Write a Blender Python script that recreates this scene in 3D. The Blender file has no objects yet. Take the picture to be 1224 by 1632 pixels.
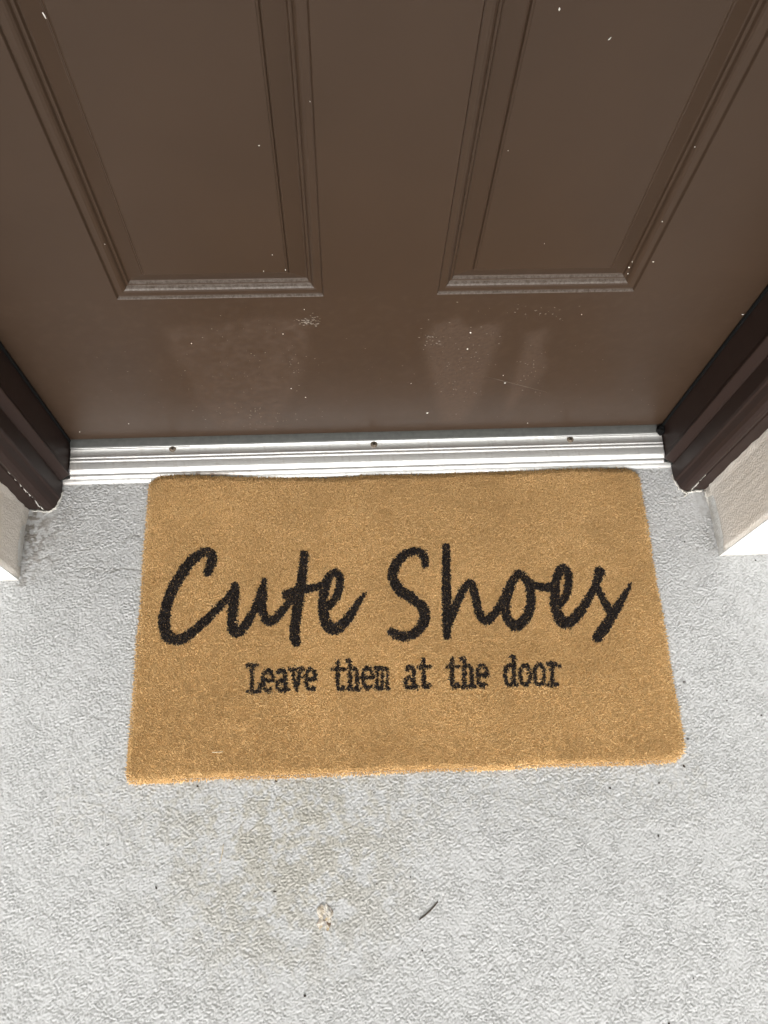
import bpy, bmesh, math, random
import numpy as np
from mathutils import Vector, Matrix, Euler

# ------------------------------------------------------------------ camera, sky, sun, exposure
S = bpy.context.scene
COL = S.collection
rng = np.random.default_rng(7)
random.seed(7)

F_PX, IMG_W, IMG_H = 1261.95, 1224.0, 1632.0
CAM_LOC = Vector((-0.050356, -0.553941, 1.078673))
CAM_ROT = Euler((0.384001, -0.039153, -0.049272), 'XYZ')
cam_data = bpy.data.cameras.new('camera')
cam_data.sensor_fit = 'VERTICAL'
cam_data.sensor_height = 36.0
cam_data.sensor_width = 27.0
cam_data.lens = F_PX / IMG_H * 36.0
cam_data.clip_start = 0.01
cam_data.clip_end = 2000
cam = bpy.data.objects.new('camera', cam_data)
cam.location = CAM_LOC
cam.rotation_euler = CAM_ROT
COL.objects.link(cam)
S.camera = cam

SUN_DIR = Vector((-0.10, -0.80, 0.60)).normalized()      # towards the sun
sun_el = math.asin(SUN_DIR.z)
sun_az = math.atan2(SUN_DIR.x, SUN_DIR.y)

world = bpy.data.worlds.new('World')
S.world = world
world.use_nodes = True
wn = world.node_tree.nodes
wl = world.node_tree.links
wn.clear()
w_out = wn.new('ShaderNodeOutputWorld')
w_bg = wn.new('ShaderNodeBackground')
w_sky = wn.new('ShaderNodeTexSky')
w_sky.sky_type = 'NISHITA'
w_sky.sun_disc = False
w_sky.sun_elevation = sun_el
w_sky.sun_rotation = sun_az
w_sky.air_density = 1.0
w_sky.dust_density = 6.0
w_sky.ozone_density = 1.0
w_hsv = wn.new('ShaderNodeHueSaturation')                 # hazy, nearly colourless overcast
w_hsv.inputs['Saturation'].default_value = 0.15
wl.new(w_sky.outputs[0], w_hsv.inputs['Color'])
wl.new(w_hsv.outputs[0], w_bg.inputs['Color'])
w_bg.inputs['Strength'].default_value = 0.15
wl.new(w_bg.outputs[0], w_out.inputs['Surface'])

sun_data = bpy.data.lights.new('sun', 'SUN')
sun_data.energy = 1.3
sun_data.angle = math.radians(55)
sun_data.color = (1.0, 0.985, 0.96)
sun = bpy.data.objects.new('sun', sun_data)
sun.rotation_euler = SUN_DIR.to_track_quat('Z', 'Y').to_euler()
sun.location = (-1.5, -3, 3)
COL.objects.link(sun)

S.view_settings.view_transform = 'Standard'
S.view_settings.look = 'None'
S.view_settings.gamma = 1.0
S.view_settings.use_curve_mapping = False
S.view_settings.exposure = 0.55
S.cycles.max_bounces = 6
S.cycles.use_denoising = True
S.cycles.denoising_prefilter = 'NONE'

# ------------------------------------------------------------------ pixel -> place
CAM_M = np.array(CAM_ROT.to_matrix())
CAM_C = np.array(CAM_LOC)
def ray(px, py):
    return CAM_M @ np.array([(px - IMG_W / 2) / F_PX, -(py - IMG_H / 2) / F_PX, -1.0])
def on_plane(px, py, axis, val):
    d = ray(px, py)
    return CAM_C + d * ((val - CAM_C[axis]) / d[axis])

# ------------------------------------------------------------------ helpers
def link(name, me, parent=None, mat=None):
    o = bpy.data.objects.new(name, me)
    COL.objects.link(o)
    if parent is not None:
        o.parent = parent
    if mat is not None:
        me.materials.append(mat)
    return o

def pydata(name, v, f, parent=None, mat=None, smooth=False):
    me = bpy.data.meshes.new(name)
    me.from_pydata([tuple(map(float, p)) for p in v], [], [tuple(map(int, q)) for q in f])
    me.update()
    if smooth:
        me.polygons.foreach_set('use_smooth', [True] * len(me.polygons))
    return link(name, me, parent, mat)

def np_mesh(name, verts, faces, parent=None, mat=None, smooth=False, attrs=None):
    """fast mesh from numpy arrays; faces is (n,k)"""
    verts = np.ascontiguousarray(verts, np.float32)
    faces = np.ascontiguousarray(faces, np.int32)
    n, k = faces.shape
    me = bpy.data.meshes.new(name)
    me.vertices.add(len(verts)); me.vertices.foreach_set('co', verts.ravel())
    me.loops.add(n * k); me.loops.foreach_set('vertex_index', faces.ravel())
    me.polygons.add(n)
    me.polygons.foreach_set('loop_start', np.arange(0, n * k, k, dtype=np.int32))
    me.polygons.foreach_set('loop_total', np.full(n, k, np.int32))
    me.update(calc_edges=True)
    if smooth:
        me.polygons.foreach_set('use_smooth', np.ones(n, bool))
    for key, arr in (attrs or {}).items():
        a = me.attributes.new(key, 'FLOAT', 'POINT')
        a.data.foreach_set('value', np.ascontiguousarray(arr, np.float32))
    return link(name, me, parent, mat)

def empty(name, loc, label, cat, group=None):
    o = bpy.data.objects.new(name, None)
    o.empty_display_size = 0.05
    o.location = loc
    COL.objects.link(o)
    return tag(o, label, cat, group)

def tag(o, label, cat, group=None):
    o['label'] = label
    o['category'] = cat
    if group:
        o['group'] = group
    return o

def box(name, lo, hi, parent=None, mat=None, bevel=0.0):
    bm = bmesh.new()
    bmesh.ops.create_cube(bm, size=1)
    for v in bm.verts:
        v.co = Vector(((lo[i] + hi[i]) / 2 + v.co[i] * (hi[i] - lo[i]) for i in range(3)))
    if bevel:
        bmesh.ops.bevel(bm, geom=bm.edges[:], offset=bevel, segments=2, affect='EDGES')
    me = bpy.data.meshes.new(name)
    bm.to_mesh(me); bm.free()
    return link(name, me, parent, mat)

def keep_world(o, parent):
    """parts are modelled in world space; hang them under an Empty that stands elsewhere"""
    o.parent = parent
    o.matrix_parent_inverse = Matrix.Translation(parent.location).inverted()
    return o

def fnoise(shape, step, lam_lo, lam_hi, r, sx=1.0, sy=1.0, theta=0.0):
    """band-passed random field, unit variance; wavelengths in metres"""
    ny, nx = shape
    g = np.fft.rfft2(r.standard_normal(shape))
    ky = np.fft.fftfreq(ny, step)[:, None]
    kx = np.fft.rfftfreq(nx, step)[None, :]
    c, s = math.cos(theta), math.sin(theta)
    u = (c * kx + s * ky) * sx
    w = (-s * kx + c * ky) * sy
    k = np.sqrt(u * u + w * w) + 1e-9
    filt = np.exp(-(k * lam_lo) ** 2 * 0.5) * (1 - np.exp(-(k * lam_hi) ** 2 * 0.5))
    h = np.fft.irfft2(g * filt, s=shape)
    return h / h.std()

def sstep(a, b, x):
    t = np.clip((x - a) / (b - a), 0, 1)
    return t * t * (3 - 2 * t)

def poly_sd(px, py, poly):
    """signed distance to a polygon (inside negative)"""
    poly = np.asarray(poly, float)
    d = np.full(px.shape, 1e9)
    inside = np.zeros(px.shape, bool)
    n = len(poly)
    for i in range(n):
        a = poly[i]; b = poly[(i + 1) % n]
        e = b - a
        wx, wy = px - a[0], py - a[1]
        t = np.clip((wx * e[0] + wy * e[1]) / (e @ e), 0, 1)
        d = np.minimum(d, np.hypot(wx - t * e[0], wy - t * e[1]))
        cond = (a[1] > py) != (b[1] > py)
        with np.errstate(divide='ignore', invalid='ignore'):
            xi = a[0] + (py - a[1]) * e[0] / (e[1] if e[1] else 1e-9)
        inside ^= cond & (px < xi)
    return np.where(inside, -d, d)

# ------------------------------------------------------------------ materials
class NT:
    def __init__(self, name):
        self.m = bpy.data.materials.new(name)
        self.m.use_nodes = True
        self.t = self.m.node_tree
        self.b = self.t.nodes['Principled BSDF']
        self._co = None
    def n(self, kind, **kw):
        nd = self.t.nodes.new(kind)
        for k, v in kw.items():
            setattr(nd, k, v)
        return nd
    def l(self, a, b):
        self.t.links.new(a, b)
    def co(self):
        if self._co is None:
            self._co = self.n('ShaderNodeNewGeometry').outputs['Position']
        return self._co
    def noise(self, scale, detail=4.0, rough=0.55, dist=0.0, vec=None, stretch=None):
        nd = self.n('ShaderNodeTexNoise')
        nd.inputs['Scale'].default_value = scale
        nd.inputs['Detail'].default_value = detail
        nd.inputs['Roughness'].default_value = rough
        nd.inputs['Distortion'].default_value = dist
        v = vec or self.co()
        if stretch:
            mp = self.n('ShaderNodeMapping')
            mp.inputs['Scale'].default_value = stretch
            self.l(v, mp.inputs['Vector']); v = mp.outputs[0]
        self.l(v, nd.inputs['Vector'])
        return nd.outputs['Fac']
    def ramp(self, fac, stops):
        r = self.n('ShaderNodeValToRGB')
        els = r.color_ramp.elements
        while len(els) < len(stops):
            els.new(0.5)
        for e, (p, c) in zip(els, stops):
            e.position = p
            e.color = (*c, 1) if isinstance(c, tuple) else (c, c, c, 1)
        self.l(fac, r.inputs['Fac'])
        return r.outputs['Color']
    def mix(self, fac, a, b):
        m = self.n('ShaderNodeMix', data_type='RGBA')
        for sock, v in ((m.inputs['Factor'], fac), (m.inputs['A'], a), (m.inputs['B'], b)):
            if isinstance(v, (int, float)):
                sock.default_value = v
            elif isinstance(v, tuple):
                sock.default_value = (*v, 1)
            else:
                self.l(v, sock)
        return m.outputs['Result']
    def math(self, op, a, b=0.0, clamp=False):
        m = self.n('ShaderNodeMath', operation=op, use_clamp=clamp)
        for i, v in enumerate((a, b)):
            if isinstance(v, (int, float)):
                m.inputs[i].default_value = v
            else:
                self.l(v, m.inputs[i])
        return m.outputs[0]
    def attr(self, name):
        a = self.n('ShaderNodeAttribute', attribute_name=name)
        return a.outputs['Fac']
    def bump(self, h, strength=0.3, dist=0.001, prev=None):
        b = self.n('ShaderNodeBump')
        b.inputs['Strength'].default_value = strength
        b.inputs['Distance'].default_value = dist
        self.l(h, b.inputs['Height'])
        if prev is not None:
            self.l(prev, b.inputs['Normal'])
        self.l(b.outputs[0], self.b.inputs['Normal'])
        return b.outputs[0]
    def set(self, col=None, rough=None, metal=None, spec=None):
        for key, v in (('Base Color', col), ('Roughness', rough), ('Metallic', metal), ('Specular IOR Level', spec)):
            if v is None:
                continue
            s = self.b.inputs[key]
            if isinstance(v, (int, float)):
                s.default_value = v
            elif isinstance(v, tuple):
                s.default_value = (*v, 1)
            else:
                self.l(v, s)
        return self.m

def brown_paint(name, base, pale_ledges=True, smudge=False, rough=0.42, spec=0.22):
    t = NT(name)
    n1 = t.noise(7, 3)
    c = t.mix(t.ramp(n1, [(0.3, 0.0), (0.7, 1.0)]), tuple(v * 0.94 for v in base), tuple(v * 1.06 for v in base))
    r = t.math('ADD', t.math('MULTIPLY', t.noise(40, 3), 0.14), rough - 0.07)
    if smudge:
        sm = t.attr('smudge')
        c = t.mix(sm, c, tuple(min(1, v * 1.75 + 0.02) for v in base))
        r = t.math('ADD', r, t.math('MULTIPLY', sm, 0.25))
    if pale_ledges:                                    # paler tone, broken by noise, on ledges that face up
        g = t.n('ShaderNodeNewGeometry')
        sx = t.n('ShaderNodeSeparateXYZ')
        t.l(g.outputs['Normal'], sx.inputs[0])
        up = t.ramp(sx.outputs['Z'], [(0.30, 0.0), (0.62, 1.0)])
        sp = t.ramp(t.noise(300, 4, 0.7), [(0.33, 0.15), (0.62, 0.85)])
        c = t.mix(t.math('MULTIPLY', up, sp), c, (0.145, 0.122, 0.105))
    t.bump(t.noise(220, 4, 0.6), 0.10, 0.0006)
    return t.set(c, r, 0.0, spec)

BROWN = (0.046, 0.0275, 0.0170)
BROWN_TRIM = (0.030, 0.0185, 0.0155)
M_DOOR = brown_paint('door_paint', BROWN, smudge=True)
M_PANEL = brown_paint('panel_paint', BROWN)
M_TRIM = brown_paint('trim_paint', BROWN_TRIM, pale_ledges=False, rough=0.46, spec=0.14)

def mat_floor():
    t = NT('floor_coating')
    big = t.noise(3.2, 4, 0.6)
    c = t.mix(t.ramp(big, [(0.30, 0.0), (0.70, 1.0)]), (0.490, 0.493, 0.493), (0.545, 0.548, 0.550))
    mid = t.noise(26, 4, 0.65)
    c = t.mix(t.ramp(mid, [(0.50, 0.0), (0.80, 0.18)]), c, (0.41, 0.405, 0.395))
    c = t.mix(t.attr('stain'), c, (0.40, 0.362, 0.270))
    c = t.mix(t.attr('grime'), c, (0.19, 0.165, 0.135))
    # dirt settled in the low spots of the coating
    c = t.mix(t.math('MULTIPLY', t.attr('low'), 0.10), c, (0.29, 0.285, 0.27))
    t.bump(t.noise(900, 3, 0.6), 0.25, 0.0005)
    return t.set(c, 0.62, 0.0, 0.35)
M_FLOOR = mat_floor()

def mat_stucco(name, base, dark):
    t = NT(name)
    c = t.mix(t.ramp(t.noise(9, 4, 0.6), [(0.35, 0.0), (0.75, 1.0)]), base, dark)
    sp = t.n('ShaderNodeSeparateXYZ'); t.l(t.co(), sp.inputs[0])
    splash = t.ramp(t.math('ADD', sp.outputs['Z'], t.math('MULTIPLY', t.noise(60, 4, 0.7), 0.06)), [(0.028, 0.55), (0.055, 0.0)])
    c = t.mix(splash, c, (0.30, 0.27, 0.22))
    h = t.math('ADD', t.ramp(t.noise(330, 3, 0.55), [(0.35, 0.0), (0.65, 1.0)]), t.math('MULTIPLY', t.noise(90, 3), 0.8))
    t.bump(h, 0.40, 0.0012)
    return t.set(c, 0.85, 0.0, 0.2)
M_REVEAL = mat_stucco('beige_stucco', (0.86, 0.805, 0.735), (0.82, 0.765, 0.69))
M_WALL = mat_stucco('white_stucco', (0.82, 0.82, 0.80), (0.78, 0.78, 0.76))

def mat_metal():
    t = NT('mill_aluminium')
    st = t.noise(60, 5, 0.7, stretch=(0.5, 28, 28))
    c = t.mix(t.ramp(st, [(0.3, 0.0), (0.7, 1.0)]), (0.60, 0.60, 0.59), (0.78, 0.78, 0.77))
    sp = t.ramp(t.noise(420, 3, 0.7), [(0.66, 0.0), (0.74, 1.0)])
    c = t.mix(t.math('MULTIPLY', sp, 0.6), c, (0.22, 0.21, 0.19))
    c = t.mix(t.attr('dirt_shade'), c, (0.16, 0.095, 0.045))
    r = t.math('ADD', t.math('MULTIPLY', st, 0.2), 0.42)
    m = t.math('SUBTRACT', 0.8, t.math('MULTIPLY', t.attr('dirt_shade'), 0.8))
    t.bump(st, 0.05, 0.0002)
    return t.set(c, r, m, 0.5)
M_METAL = mat_metal()

def simple(name, base, rough=0.6, metal=0.0, var=0.15, scale=120, bump=0.2, bd=0.0006):
    t = NT(name)
    c = t.mix(t.ramp(t.noise(scale, 4, 0.6), [(0.3, 0.0), (0.7, 1.0)]), tuple(v * (1 - var) for v in base), tuple(min(1, v * (1 + var)) for v in base))
    if bump:
        t.bump(t.noise(scale * 3, 3, 0.6), bump, bd)
    return t.set(c, rough, metal)
M_VINYL = simple('grey_vinyl', (0.088, 0.090, 0.085), 0.6)
M_BLACK = simple('black_rubber', (0.006, 0.006, 0.006), 0.9)
M_BLACK.node_tree.nodes['Principled BSDF'].inputs['Specular IOR Level'].default_value = 0.15
M_SCREW = simple('tarnished_steel', (0.17, 0.135, 0.10), 0.65, 0.15, 0.4, 600)
M_CAULK = simple('old_caulk', (0.62, 0.60, 0.55), 0.7, 0, 0.25, 250, 0.4)
M_SPECK = simple('white_paint_speck', (0.72, 0.69, 0.63), 0.6)
M_SCUFF = simple('pale_scuff', (0.20, 0.17, 0.14), 0.8)
M_SCRATCH = simple('faint_scratch', (0.105, 0.080, 0.062), 0.8)
M_DARK = simple('dark_debris', (0.035, 0.026, 0.020), 0.8)
M_TWIG = simple('dry_twig', (0.085, 0.065, 0.050), 0.8)
M_STRAW = simple('dry_straw', (0.60, 0.50, 0.34), 0.7)
def mat_chip():
    t = NT('broken_shell')
    v = t.n('ShaderNodeTexVoronoi'); v.inputs['Scale'].default_value = 230
    t.l(t.co(), v.inputs['Vector'])
    sx = t.n('ShaderNodeSeparateColor'); t.l(v.outputs['Color'], sx.inputs[0])
    c = t.ramp(sx.outputs[0], [(0.10, (0.16, 0.11, 0.07)), (0.35, (0.42, 0.40, 0.38)), (0.60, (0.50, 0.38, 0.22)), (0.85, (0.62, 0.58, 0.52))])
    t.bump(t.noise(700, 3), 0.6, 0.001)
    return t.set(c, 0.4)
M_CHIP = mat_chip()
M_ROOF = simple('unseen_roof_paint', (0.70, 0.70, 0.68), 0.8, 0, 0.04, 5)
M_GROUND = simple('yard_ground', (0.16, 0.17, 0.11), 0.95, 0, 0.4, 1.5, 0)
M_BACK = simple('mat_backing', (0.60, 0.37, 0.155), 0.9)

def mat_pile(name, lo, hi, mott=None):
    t = NT(name)
    c = t.mix(t.attr('shade'), lo, hi)
    if mott:
        m = t.ramp(t.noise(7.5, 4, 0.65), [(0.42, 0.0), (0.72, 0.65)])
        c = t.mix(m, c, mott)
        c = t.mix(t.math('MULTIPLY', t.attr('worn'), 0.75), c, mott)
    return t.set(c, 0.75, 0.0, 0.25)
M_PILE = mat_pile('tan_pile', (0.56, 0.33, 0.125), (0.97, 0.69, 0.355), (0.50, 0.31, 0.13))
M_INK = mat_pile('black_print', (0.012, 0.009, 0.008), (0.040, 0.031, 0.028))

# ------------------------------------------------------------------ ground and porch floor
g = pydata('ground', [(-400, -400, -0.16), (400, -400, -0.16), (400, 400, -0.16), (-400, 400, -0.16)], [(0, 1, 2, 3)], None, M_GROUND)
g['kind'] = 'structure'

def build_floor():
    st = 0.0011
    x0, x1, y0, y1 = -0.63, 0.66, -0.87, -0.03
    nx, ny = int(round((x1 - x0) / st)) + 1, int(round((y1 - y0) / st)) + 1
    xs = np.linspace(x0, x1, nx); ys = np.linspace(y0, y1, ny)
    X, Y = np.meshgrid(xs, ys)
    r = np.random.default_rng(11)
    sh = (ny, nx)
    n1 = fnoise(sh, st, 0.0026, 0.0110, r, 1.35, 0.85, 0.2)
    n2 = fnoise(sh, st, 0.0013, 0.0038, r, 1.2, 0.9, 0.1)
    nb = fnoise(sh, st, 0.012, 0.060, r)
    nl = fnoise(sh, st, 0.05, 0.4, r)
    flake = 0.62 * sstep(-0.45, 0.0, n1 + 0.30 * n2 + 0.30 * nb) + 0.38 * sstep(0.35, 0.85, n1 - 0.25 * n2 + 0.2 * nb)        # knocked-down splatter: flat tops, ragged rims
    rough = 0.42 + 0.55 * sstep(-1.1, 1.0, fnoise(sh, st, 0.008, 0.05, r) + 0.5 * nl)
    smooth = np.maximum(sstep(0.030, 0.008, np.hypot((X - 0.490) * 1.2, (Y + 0.125) * 0.75)),
                        0.7 * sstep(0.025, 0.008, np.hypot(X + 0.480, Y + 0.118)))
    rough *= 1 - 0.85 * smooth
    h = 0.0016 * (flake - 0.70) * rough + 0.00022 * n2 * rough + 0.0004 * nl * 0.3
    # hairline cracks
    def crack(pts, depth=0.0008, w=0.0011):
        nonlocal h
        P = [on_plane(a, b, 2, 0)[:2] for a, b in pts]
        d = np.full(X.shape, 1e9)
        for a, b in zip(P[:-1], P[1:]):
            e = b - a
            t = np.clip(((X - a[0]) * e[0] + (Y - a[1]) * e[1]) / (e @ e), 0, 1)
            d = np.minimum(d, np.hypot(X - a[0] - t * e[0] + 0.0006 * n1, Y - a[1] - t * e[1] + 0.0006 * n2))
        h -= depth * np.exp(-(d / w) ** 2)
        return d
    dc = np.minimum(crack([(128, 907), (142, 904), (160, 911), (178, 909), (196, 905), (222, 907)]),
                    crack([(196, 865), (206, 853), (224, 853)]))
    dc = np.minimum(dc, crack([(60, 893), (76, 886), (82, 893), (92, 891)]))
    dc = np.minimum(dc, crack([(130, 877), (143, 870), (160, 862)], 0.0005))
    edge = np.minimum.reduce([X - x0, x1 - X, Y - y0, y1 - Y])
    h *= sstep(0, 0.01, edge)
    low = sstep(-0.0006, -0.0013, h)
    # stains with outlines of their own
    stain = 0.42 * sstep(0.20, 0.03, np.hypot((X + 0.13) * 0.8, Y + 0.58)) * sstep(-0.9, 1.2, nb + 1.3 * nl + 0.4)
    stain += 0.18 * sstep(0.10, 0.0, np.abs(Y + 0.505)) * sstep(-0.4, 1.5, nb) * (np.abs(X) < 0.42)
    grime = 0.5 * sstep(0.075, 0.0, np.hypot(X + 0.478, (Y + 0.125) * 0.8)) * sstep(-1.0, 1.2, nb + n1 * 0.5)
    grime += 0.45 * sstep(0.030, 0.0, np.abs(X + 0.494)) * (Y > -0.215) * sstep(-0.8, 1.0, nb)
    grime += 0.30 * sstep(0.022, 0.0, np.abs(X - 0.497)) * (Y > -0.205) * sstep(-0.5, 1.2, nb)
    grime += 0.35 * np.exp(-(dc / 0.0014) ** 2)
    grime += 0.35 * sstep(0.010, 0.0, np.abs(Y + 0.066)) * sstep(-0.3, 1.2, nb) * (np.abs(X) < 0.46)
    grime += 0.6 * sstep(2.55, 3.1, fnoise(sh, st, 0.0018, 0.012, r))
    V = np.stack([X, Y, h], -1).reshape(-1, 3)
    idx = np.arange(nx * ny).reshape(ny, nx)
    Fq = np.stack([idx[:-1, :-1], idx[:-1, 1:], idx[1:, 1:], idx[1:, :-1]], -1).reshape(-1, 4)
    # the rest of the slab, out to its edges
    X0, X1, Y0, Y1, n = -3.3, 3.3, -3.3, 0.12, len(V)
    ext = np.array([[X0, Y0, 0], [X1, Y0, 0], [X1, Y1, 0], [X0, Y1, 0], [x0, y0, 0], [x1, y0, 0], [x1, y1, 0], [x0, y1, 0],
                    [X0, Y0, -0.16], [X1, Y0, -0.16], [X1, Y1, -0.16], [X0, Y1, -0.16]], float)
    ef = np.array([[0, 1, 5, 4], [1, 2, 6, 5], [2, 3, 7, 6], [3, 0, 4, 7], [1, 0, 8, 9], [2, 1, 9, 10], [0, 3, 11, 8]]) + n
    z = np.zeros(12)
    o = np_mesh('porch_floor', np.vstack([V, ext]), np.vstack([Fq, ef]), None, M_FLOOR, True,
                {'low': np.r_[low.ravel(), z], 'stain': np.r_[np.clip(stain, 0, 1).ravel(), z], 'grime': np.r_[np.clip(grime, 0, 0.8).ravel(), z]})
    o['kind'] = 'structure'
build_floor()

# ------------------------------------------------------------------ wall round the doorway
XR = 0.499            # stucco reveal
YW = -0.206           # outer wall face
HT = 2.62             # wall height
OPEN_TOP = 2.11
wall = empty('entry_wall', (0, YW, 0), 'white stucco wall with beige recess sides framing the brown door', 'wall')
def grid_part(name, P, parent, mat, smooth=True):
    P = np.asarray(P, float)
    a, b = P.shape[:2]
    idx = np.arange(a * b).reshape(a, b)
    Fq = np.stack([idx[:-1, :-1], idx[:-1, 1:], idx[1:, 1:], idx[1:, :-1]], -1).reshape(-1, 4)
    o = np_mesh(name, P.reshape(-1, 3), Fq, None, mat, smooth)
    return keep_world(o, parent)

def reveal(s):
    # beige return from the trim out to the corner; the stucco stops short of the slab towards the back
    ys = np.r_[np.linspace(-0.098, YW + 0.006, 40), YW + 0.003, YW + 0.001]
    zs = np.r_[-0.003, 0.004, 0.010, 0.016, 0.020, 0.024, 0.030, np.linspace(0.04, 0.9, 60), np.linspace(1.0, HT, 6)]
    r = np.random.default_rng(3 + (s > 0))
    wob = fnoise((len(zs), len(ys)), 0.01, 0.02, 0.2, r) * 0.00015
    P = np.zeros((len(zs), len(ys), 3))
    for i, z in enumerate(zs):
        for j, y in enumerate(ys):
            back = np.clip((y - YW) / (-0.098 - YW), 0, 1)
            cut = sstep(0.030, 0.006, z) * (0.010 if s > 0 else 0.003) * math.sin(math.pi * min(1, back * 1.15)) ** 0.8
            corner = 0.004 * (1 - sstep(0, 0.008, y - YW)) 
            lip = (0.0014 * math.sin(z * 61 + s) * math.sin(z * 173) + 0.0008 * math.sin(z * 410 + 2) - 0.0008) * sstep(-0.112, -0.100, y)
            P[i, j] = (s * (XR + 0.001 * back + cut + corner * 0.6 + lip + wob[i, j]), y, z)
    if s > 0:
        P = P[:, ::-1]
    return grid_part('reveal', P, wall, M_REVEAL)
for s in (-1, 1):
    reveal(s)
    a, b = s * (XR + 0.0022), s * 2.4
    keep_world(box('wall_face', (min(a, b), YW, -0.004), (max(a, b), 0.12, HT)), wall).data.materials.append(M_WALL)
keep_world(box('wall_face', (-XR - 0.002, YW + 0.0004, OPEN_TOP), (XR + 0.002, 0.1196, HT - 0.001)), wall).data.materials.append(M_WALL)
roof = tag(box('unseen_roof', (-3.2, -3.0, HT), (3.2, 0.14, HT + 0.14), None, M_ROOF), 'unseen flat porch roof added to shade the brown door', 'roof')  # added out of view; its depth shapes the light on door and floor

# ------------------------------------------------------------------ door
door = empty('door', (0, 0, 0.018), 'brown panelled front door with scuffed lower rail', 'door')
DW, DB, DT = 0.458, 0.018, 2.05
PX = [(-0.2880, -0.0617), (0.0650, 0.2905)]
PZ = [(0.3493, 0.90), (1.06, 1.58), (1.70, 1.92)]
PROF = [(0.0, 0.0), (0.0006, 0.0006), (0.0016, 0.0026), (0.0026, 0.0030), (0.0075, 0.0030), (0.0100, 0.0038), (0.0118, 0.0052),
        (0.0132, 0.0076), (0.0144, 0.0082), (0.0156, 0.0084), (0.0170, 0.0108), (0.0182, 0.0114), (0.0196, 0.0110), (0.0342, 0.0058),
        (0.0356, 0.0061), (0.0368, 0.0034), (0.0380, 0.0030), (0.0390, 0.0022), (0.0405, 0.0022)]

def door_slab():
    V, Fc, SM = [], [], []
    def quadgrid(x0, x1, z0, z1, nx, nz):
        b = len(V)
        for j in range(nz + 1):
            for i in range(nx + 1):
                V.append((x0 + (x1 - x0) * i / nx, 0.0, z0 + (z1 - z0) * j / nz))
        for j in range(nz):
            for i in range(nx):
                a = b + j * (nx + 1) + i
                Fc.append((a, a + 1, a + nx + 2, a + nx + 1))
    zc = [DB] + [v for p in PZ for v in p] + [DT]
    quadgrid(-DW, DW, DB, PZ[0][0], 366, 132)
    xs = [-DW, PX[0][0], PX[0][1], PX[1][0], PX[1][1], DW]
    for k in range(1, len(zc) - 1):
        for m in range(5):
            if k % 2 == 1 and m in (1, 3):
                continue
            quadgrid(xs[m], xs[m + 1], zc[k], zc[k + 1], 1, 1)
    b = len(V)                                     # edges and back
    for y in (0.0, 0.044):
        V.extend([(-DW, y, DB), (DW, y, DB), (DW, y, DT), (-DW, y, DT)])
    Fc.extend([(b + 1, b, b + 4, b + 5), (b + 2, b + 1, b + 5, b + 6), (b + 3, b + 2, b + 6, b + 7), (b, b + 3, b + 7, b + 4), (b + 7, b + 6, b + 5, b + 4)])
    V = np.array(V); Fc = np.array(Fc)
    # wear: wiped, paler patches on the bottom rail, outlined from the photograph
    x, z = V[:, 0], V[:, 2]
    r = np.random.default_rng(5)
    nf = fnoise((140, 400), 0.0025, 0.004, 0.02, r); ng = fnoise((140, 400), 0.0025, 0.015, 0.08, r)
    ix = np.clip(((x + 0.5) / 0.0025).astype(int), 0, 399); iz = np.clip((z / 0.0025).astype(int), 0, 139)
    f, gg = nf[iz, ix], ng[iz, ix]
    def P(pts): return [on_plane(a, c, 1, 0.0)[[0, 2]] for a, c in pts]
    A = poly_sd(x, z, P([(256, 520), (300, 518), (345, 516), (388, 508), (440, 505), (492, 508), (494, 550), (482, 600), (458, 645), (440, 685), (345, 685), (318, 640), (300, 600), (272, 560)]))
    B = poly_sd(x, z, P([(690, 517), (730, 503), (752, 522), (775, 514), (800, 513), (800, 540), (781, 590), (762, 640), (738, 672), (702, 674), (690, 620), (676, 565), (670, 545)]))
    C = poly_sd(x, z, P([(838, 530), (874, 522), (868, 560), (871, 590), (842, 620), (824, 645), (802, 662), (808, 625), (826, 580)]))
    m = 0.24 * sstep(0.006, -0.008, A + 0.0015 * f + 0.002 * gg) * (0.8 + 0.2 * gg)
    m = np.maximum(m, 0.46 * sstep(0.006, -0.010, B + 0.003 * f + 0.002 * gg) * (0.75 + 0.25 * f))
    m = np.maximum(m, 0.36 * sstep(0.006, -0.008, C + 0.002 * f + 0.002 * gg) * (0.8 + 0.2 * f))
    m += 0.05 * np.clip(gg, 0, 2)
    m += 0.75 * sstep(1.0, 2.3, f + 0.8 * gg) * np.exp(-((x + 0.083) / 0.018) ** 2 - ((z - 0.297) / 0.006) ** 2)
    m[z > PZ[0][0] - 1e-4] *= 0.3
    keep_world(np_mesh('slab', V, Fc, None, M_DOOR, False, {'smudge': np.clip(m, 0, 1)}), door)
door_slab()

def door_panel(x0, x1, z0, z1):
    V, Fc = [], []
    for d, dep in PROF:
        V += [(x0 + d, dep, z0 + d), (x1 - d, dep, z0 + d), (x1 - d, dep, z1 - d), (x0 + d, dep, z1 - d)]
    for k in range(len(PROF) - 1):
        for i in range(4):
            a, b = 4 * k + i, 4 * k + (i + 1) % 4
            Fc.append((a, b, b + 4, a + 4))
    e = 4 * (len(PROF) - 1)
    Fc.append((e, e + 1, e + 2, e + 3))
    return keep_world(pydata('panel', V, Fc, None, M_PANEL), door)
for (z0, z1) in PZ:
    for (x0, x1) in PX:
        door_panel(x0, x1, z0, z1)

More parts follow.
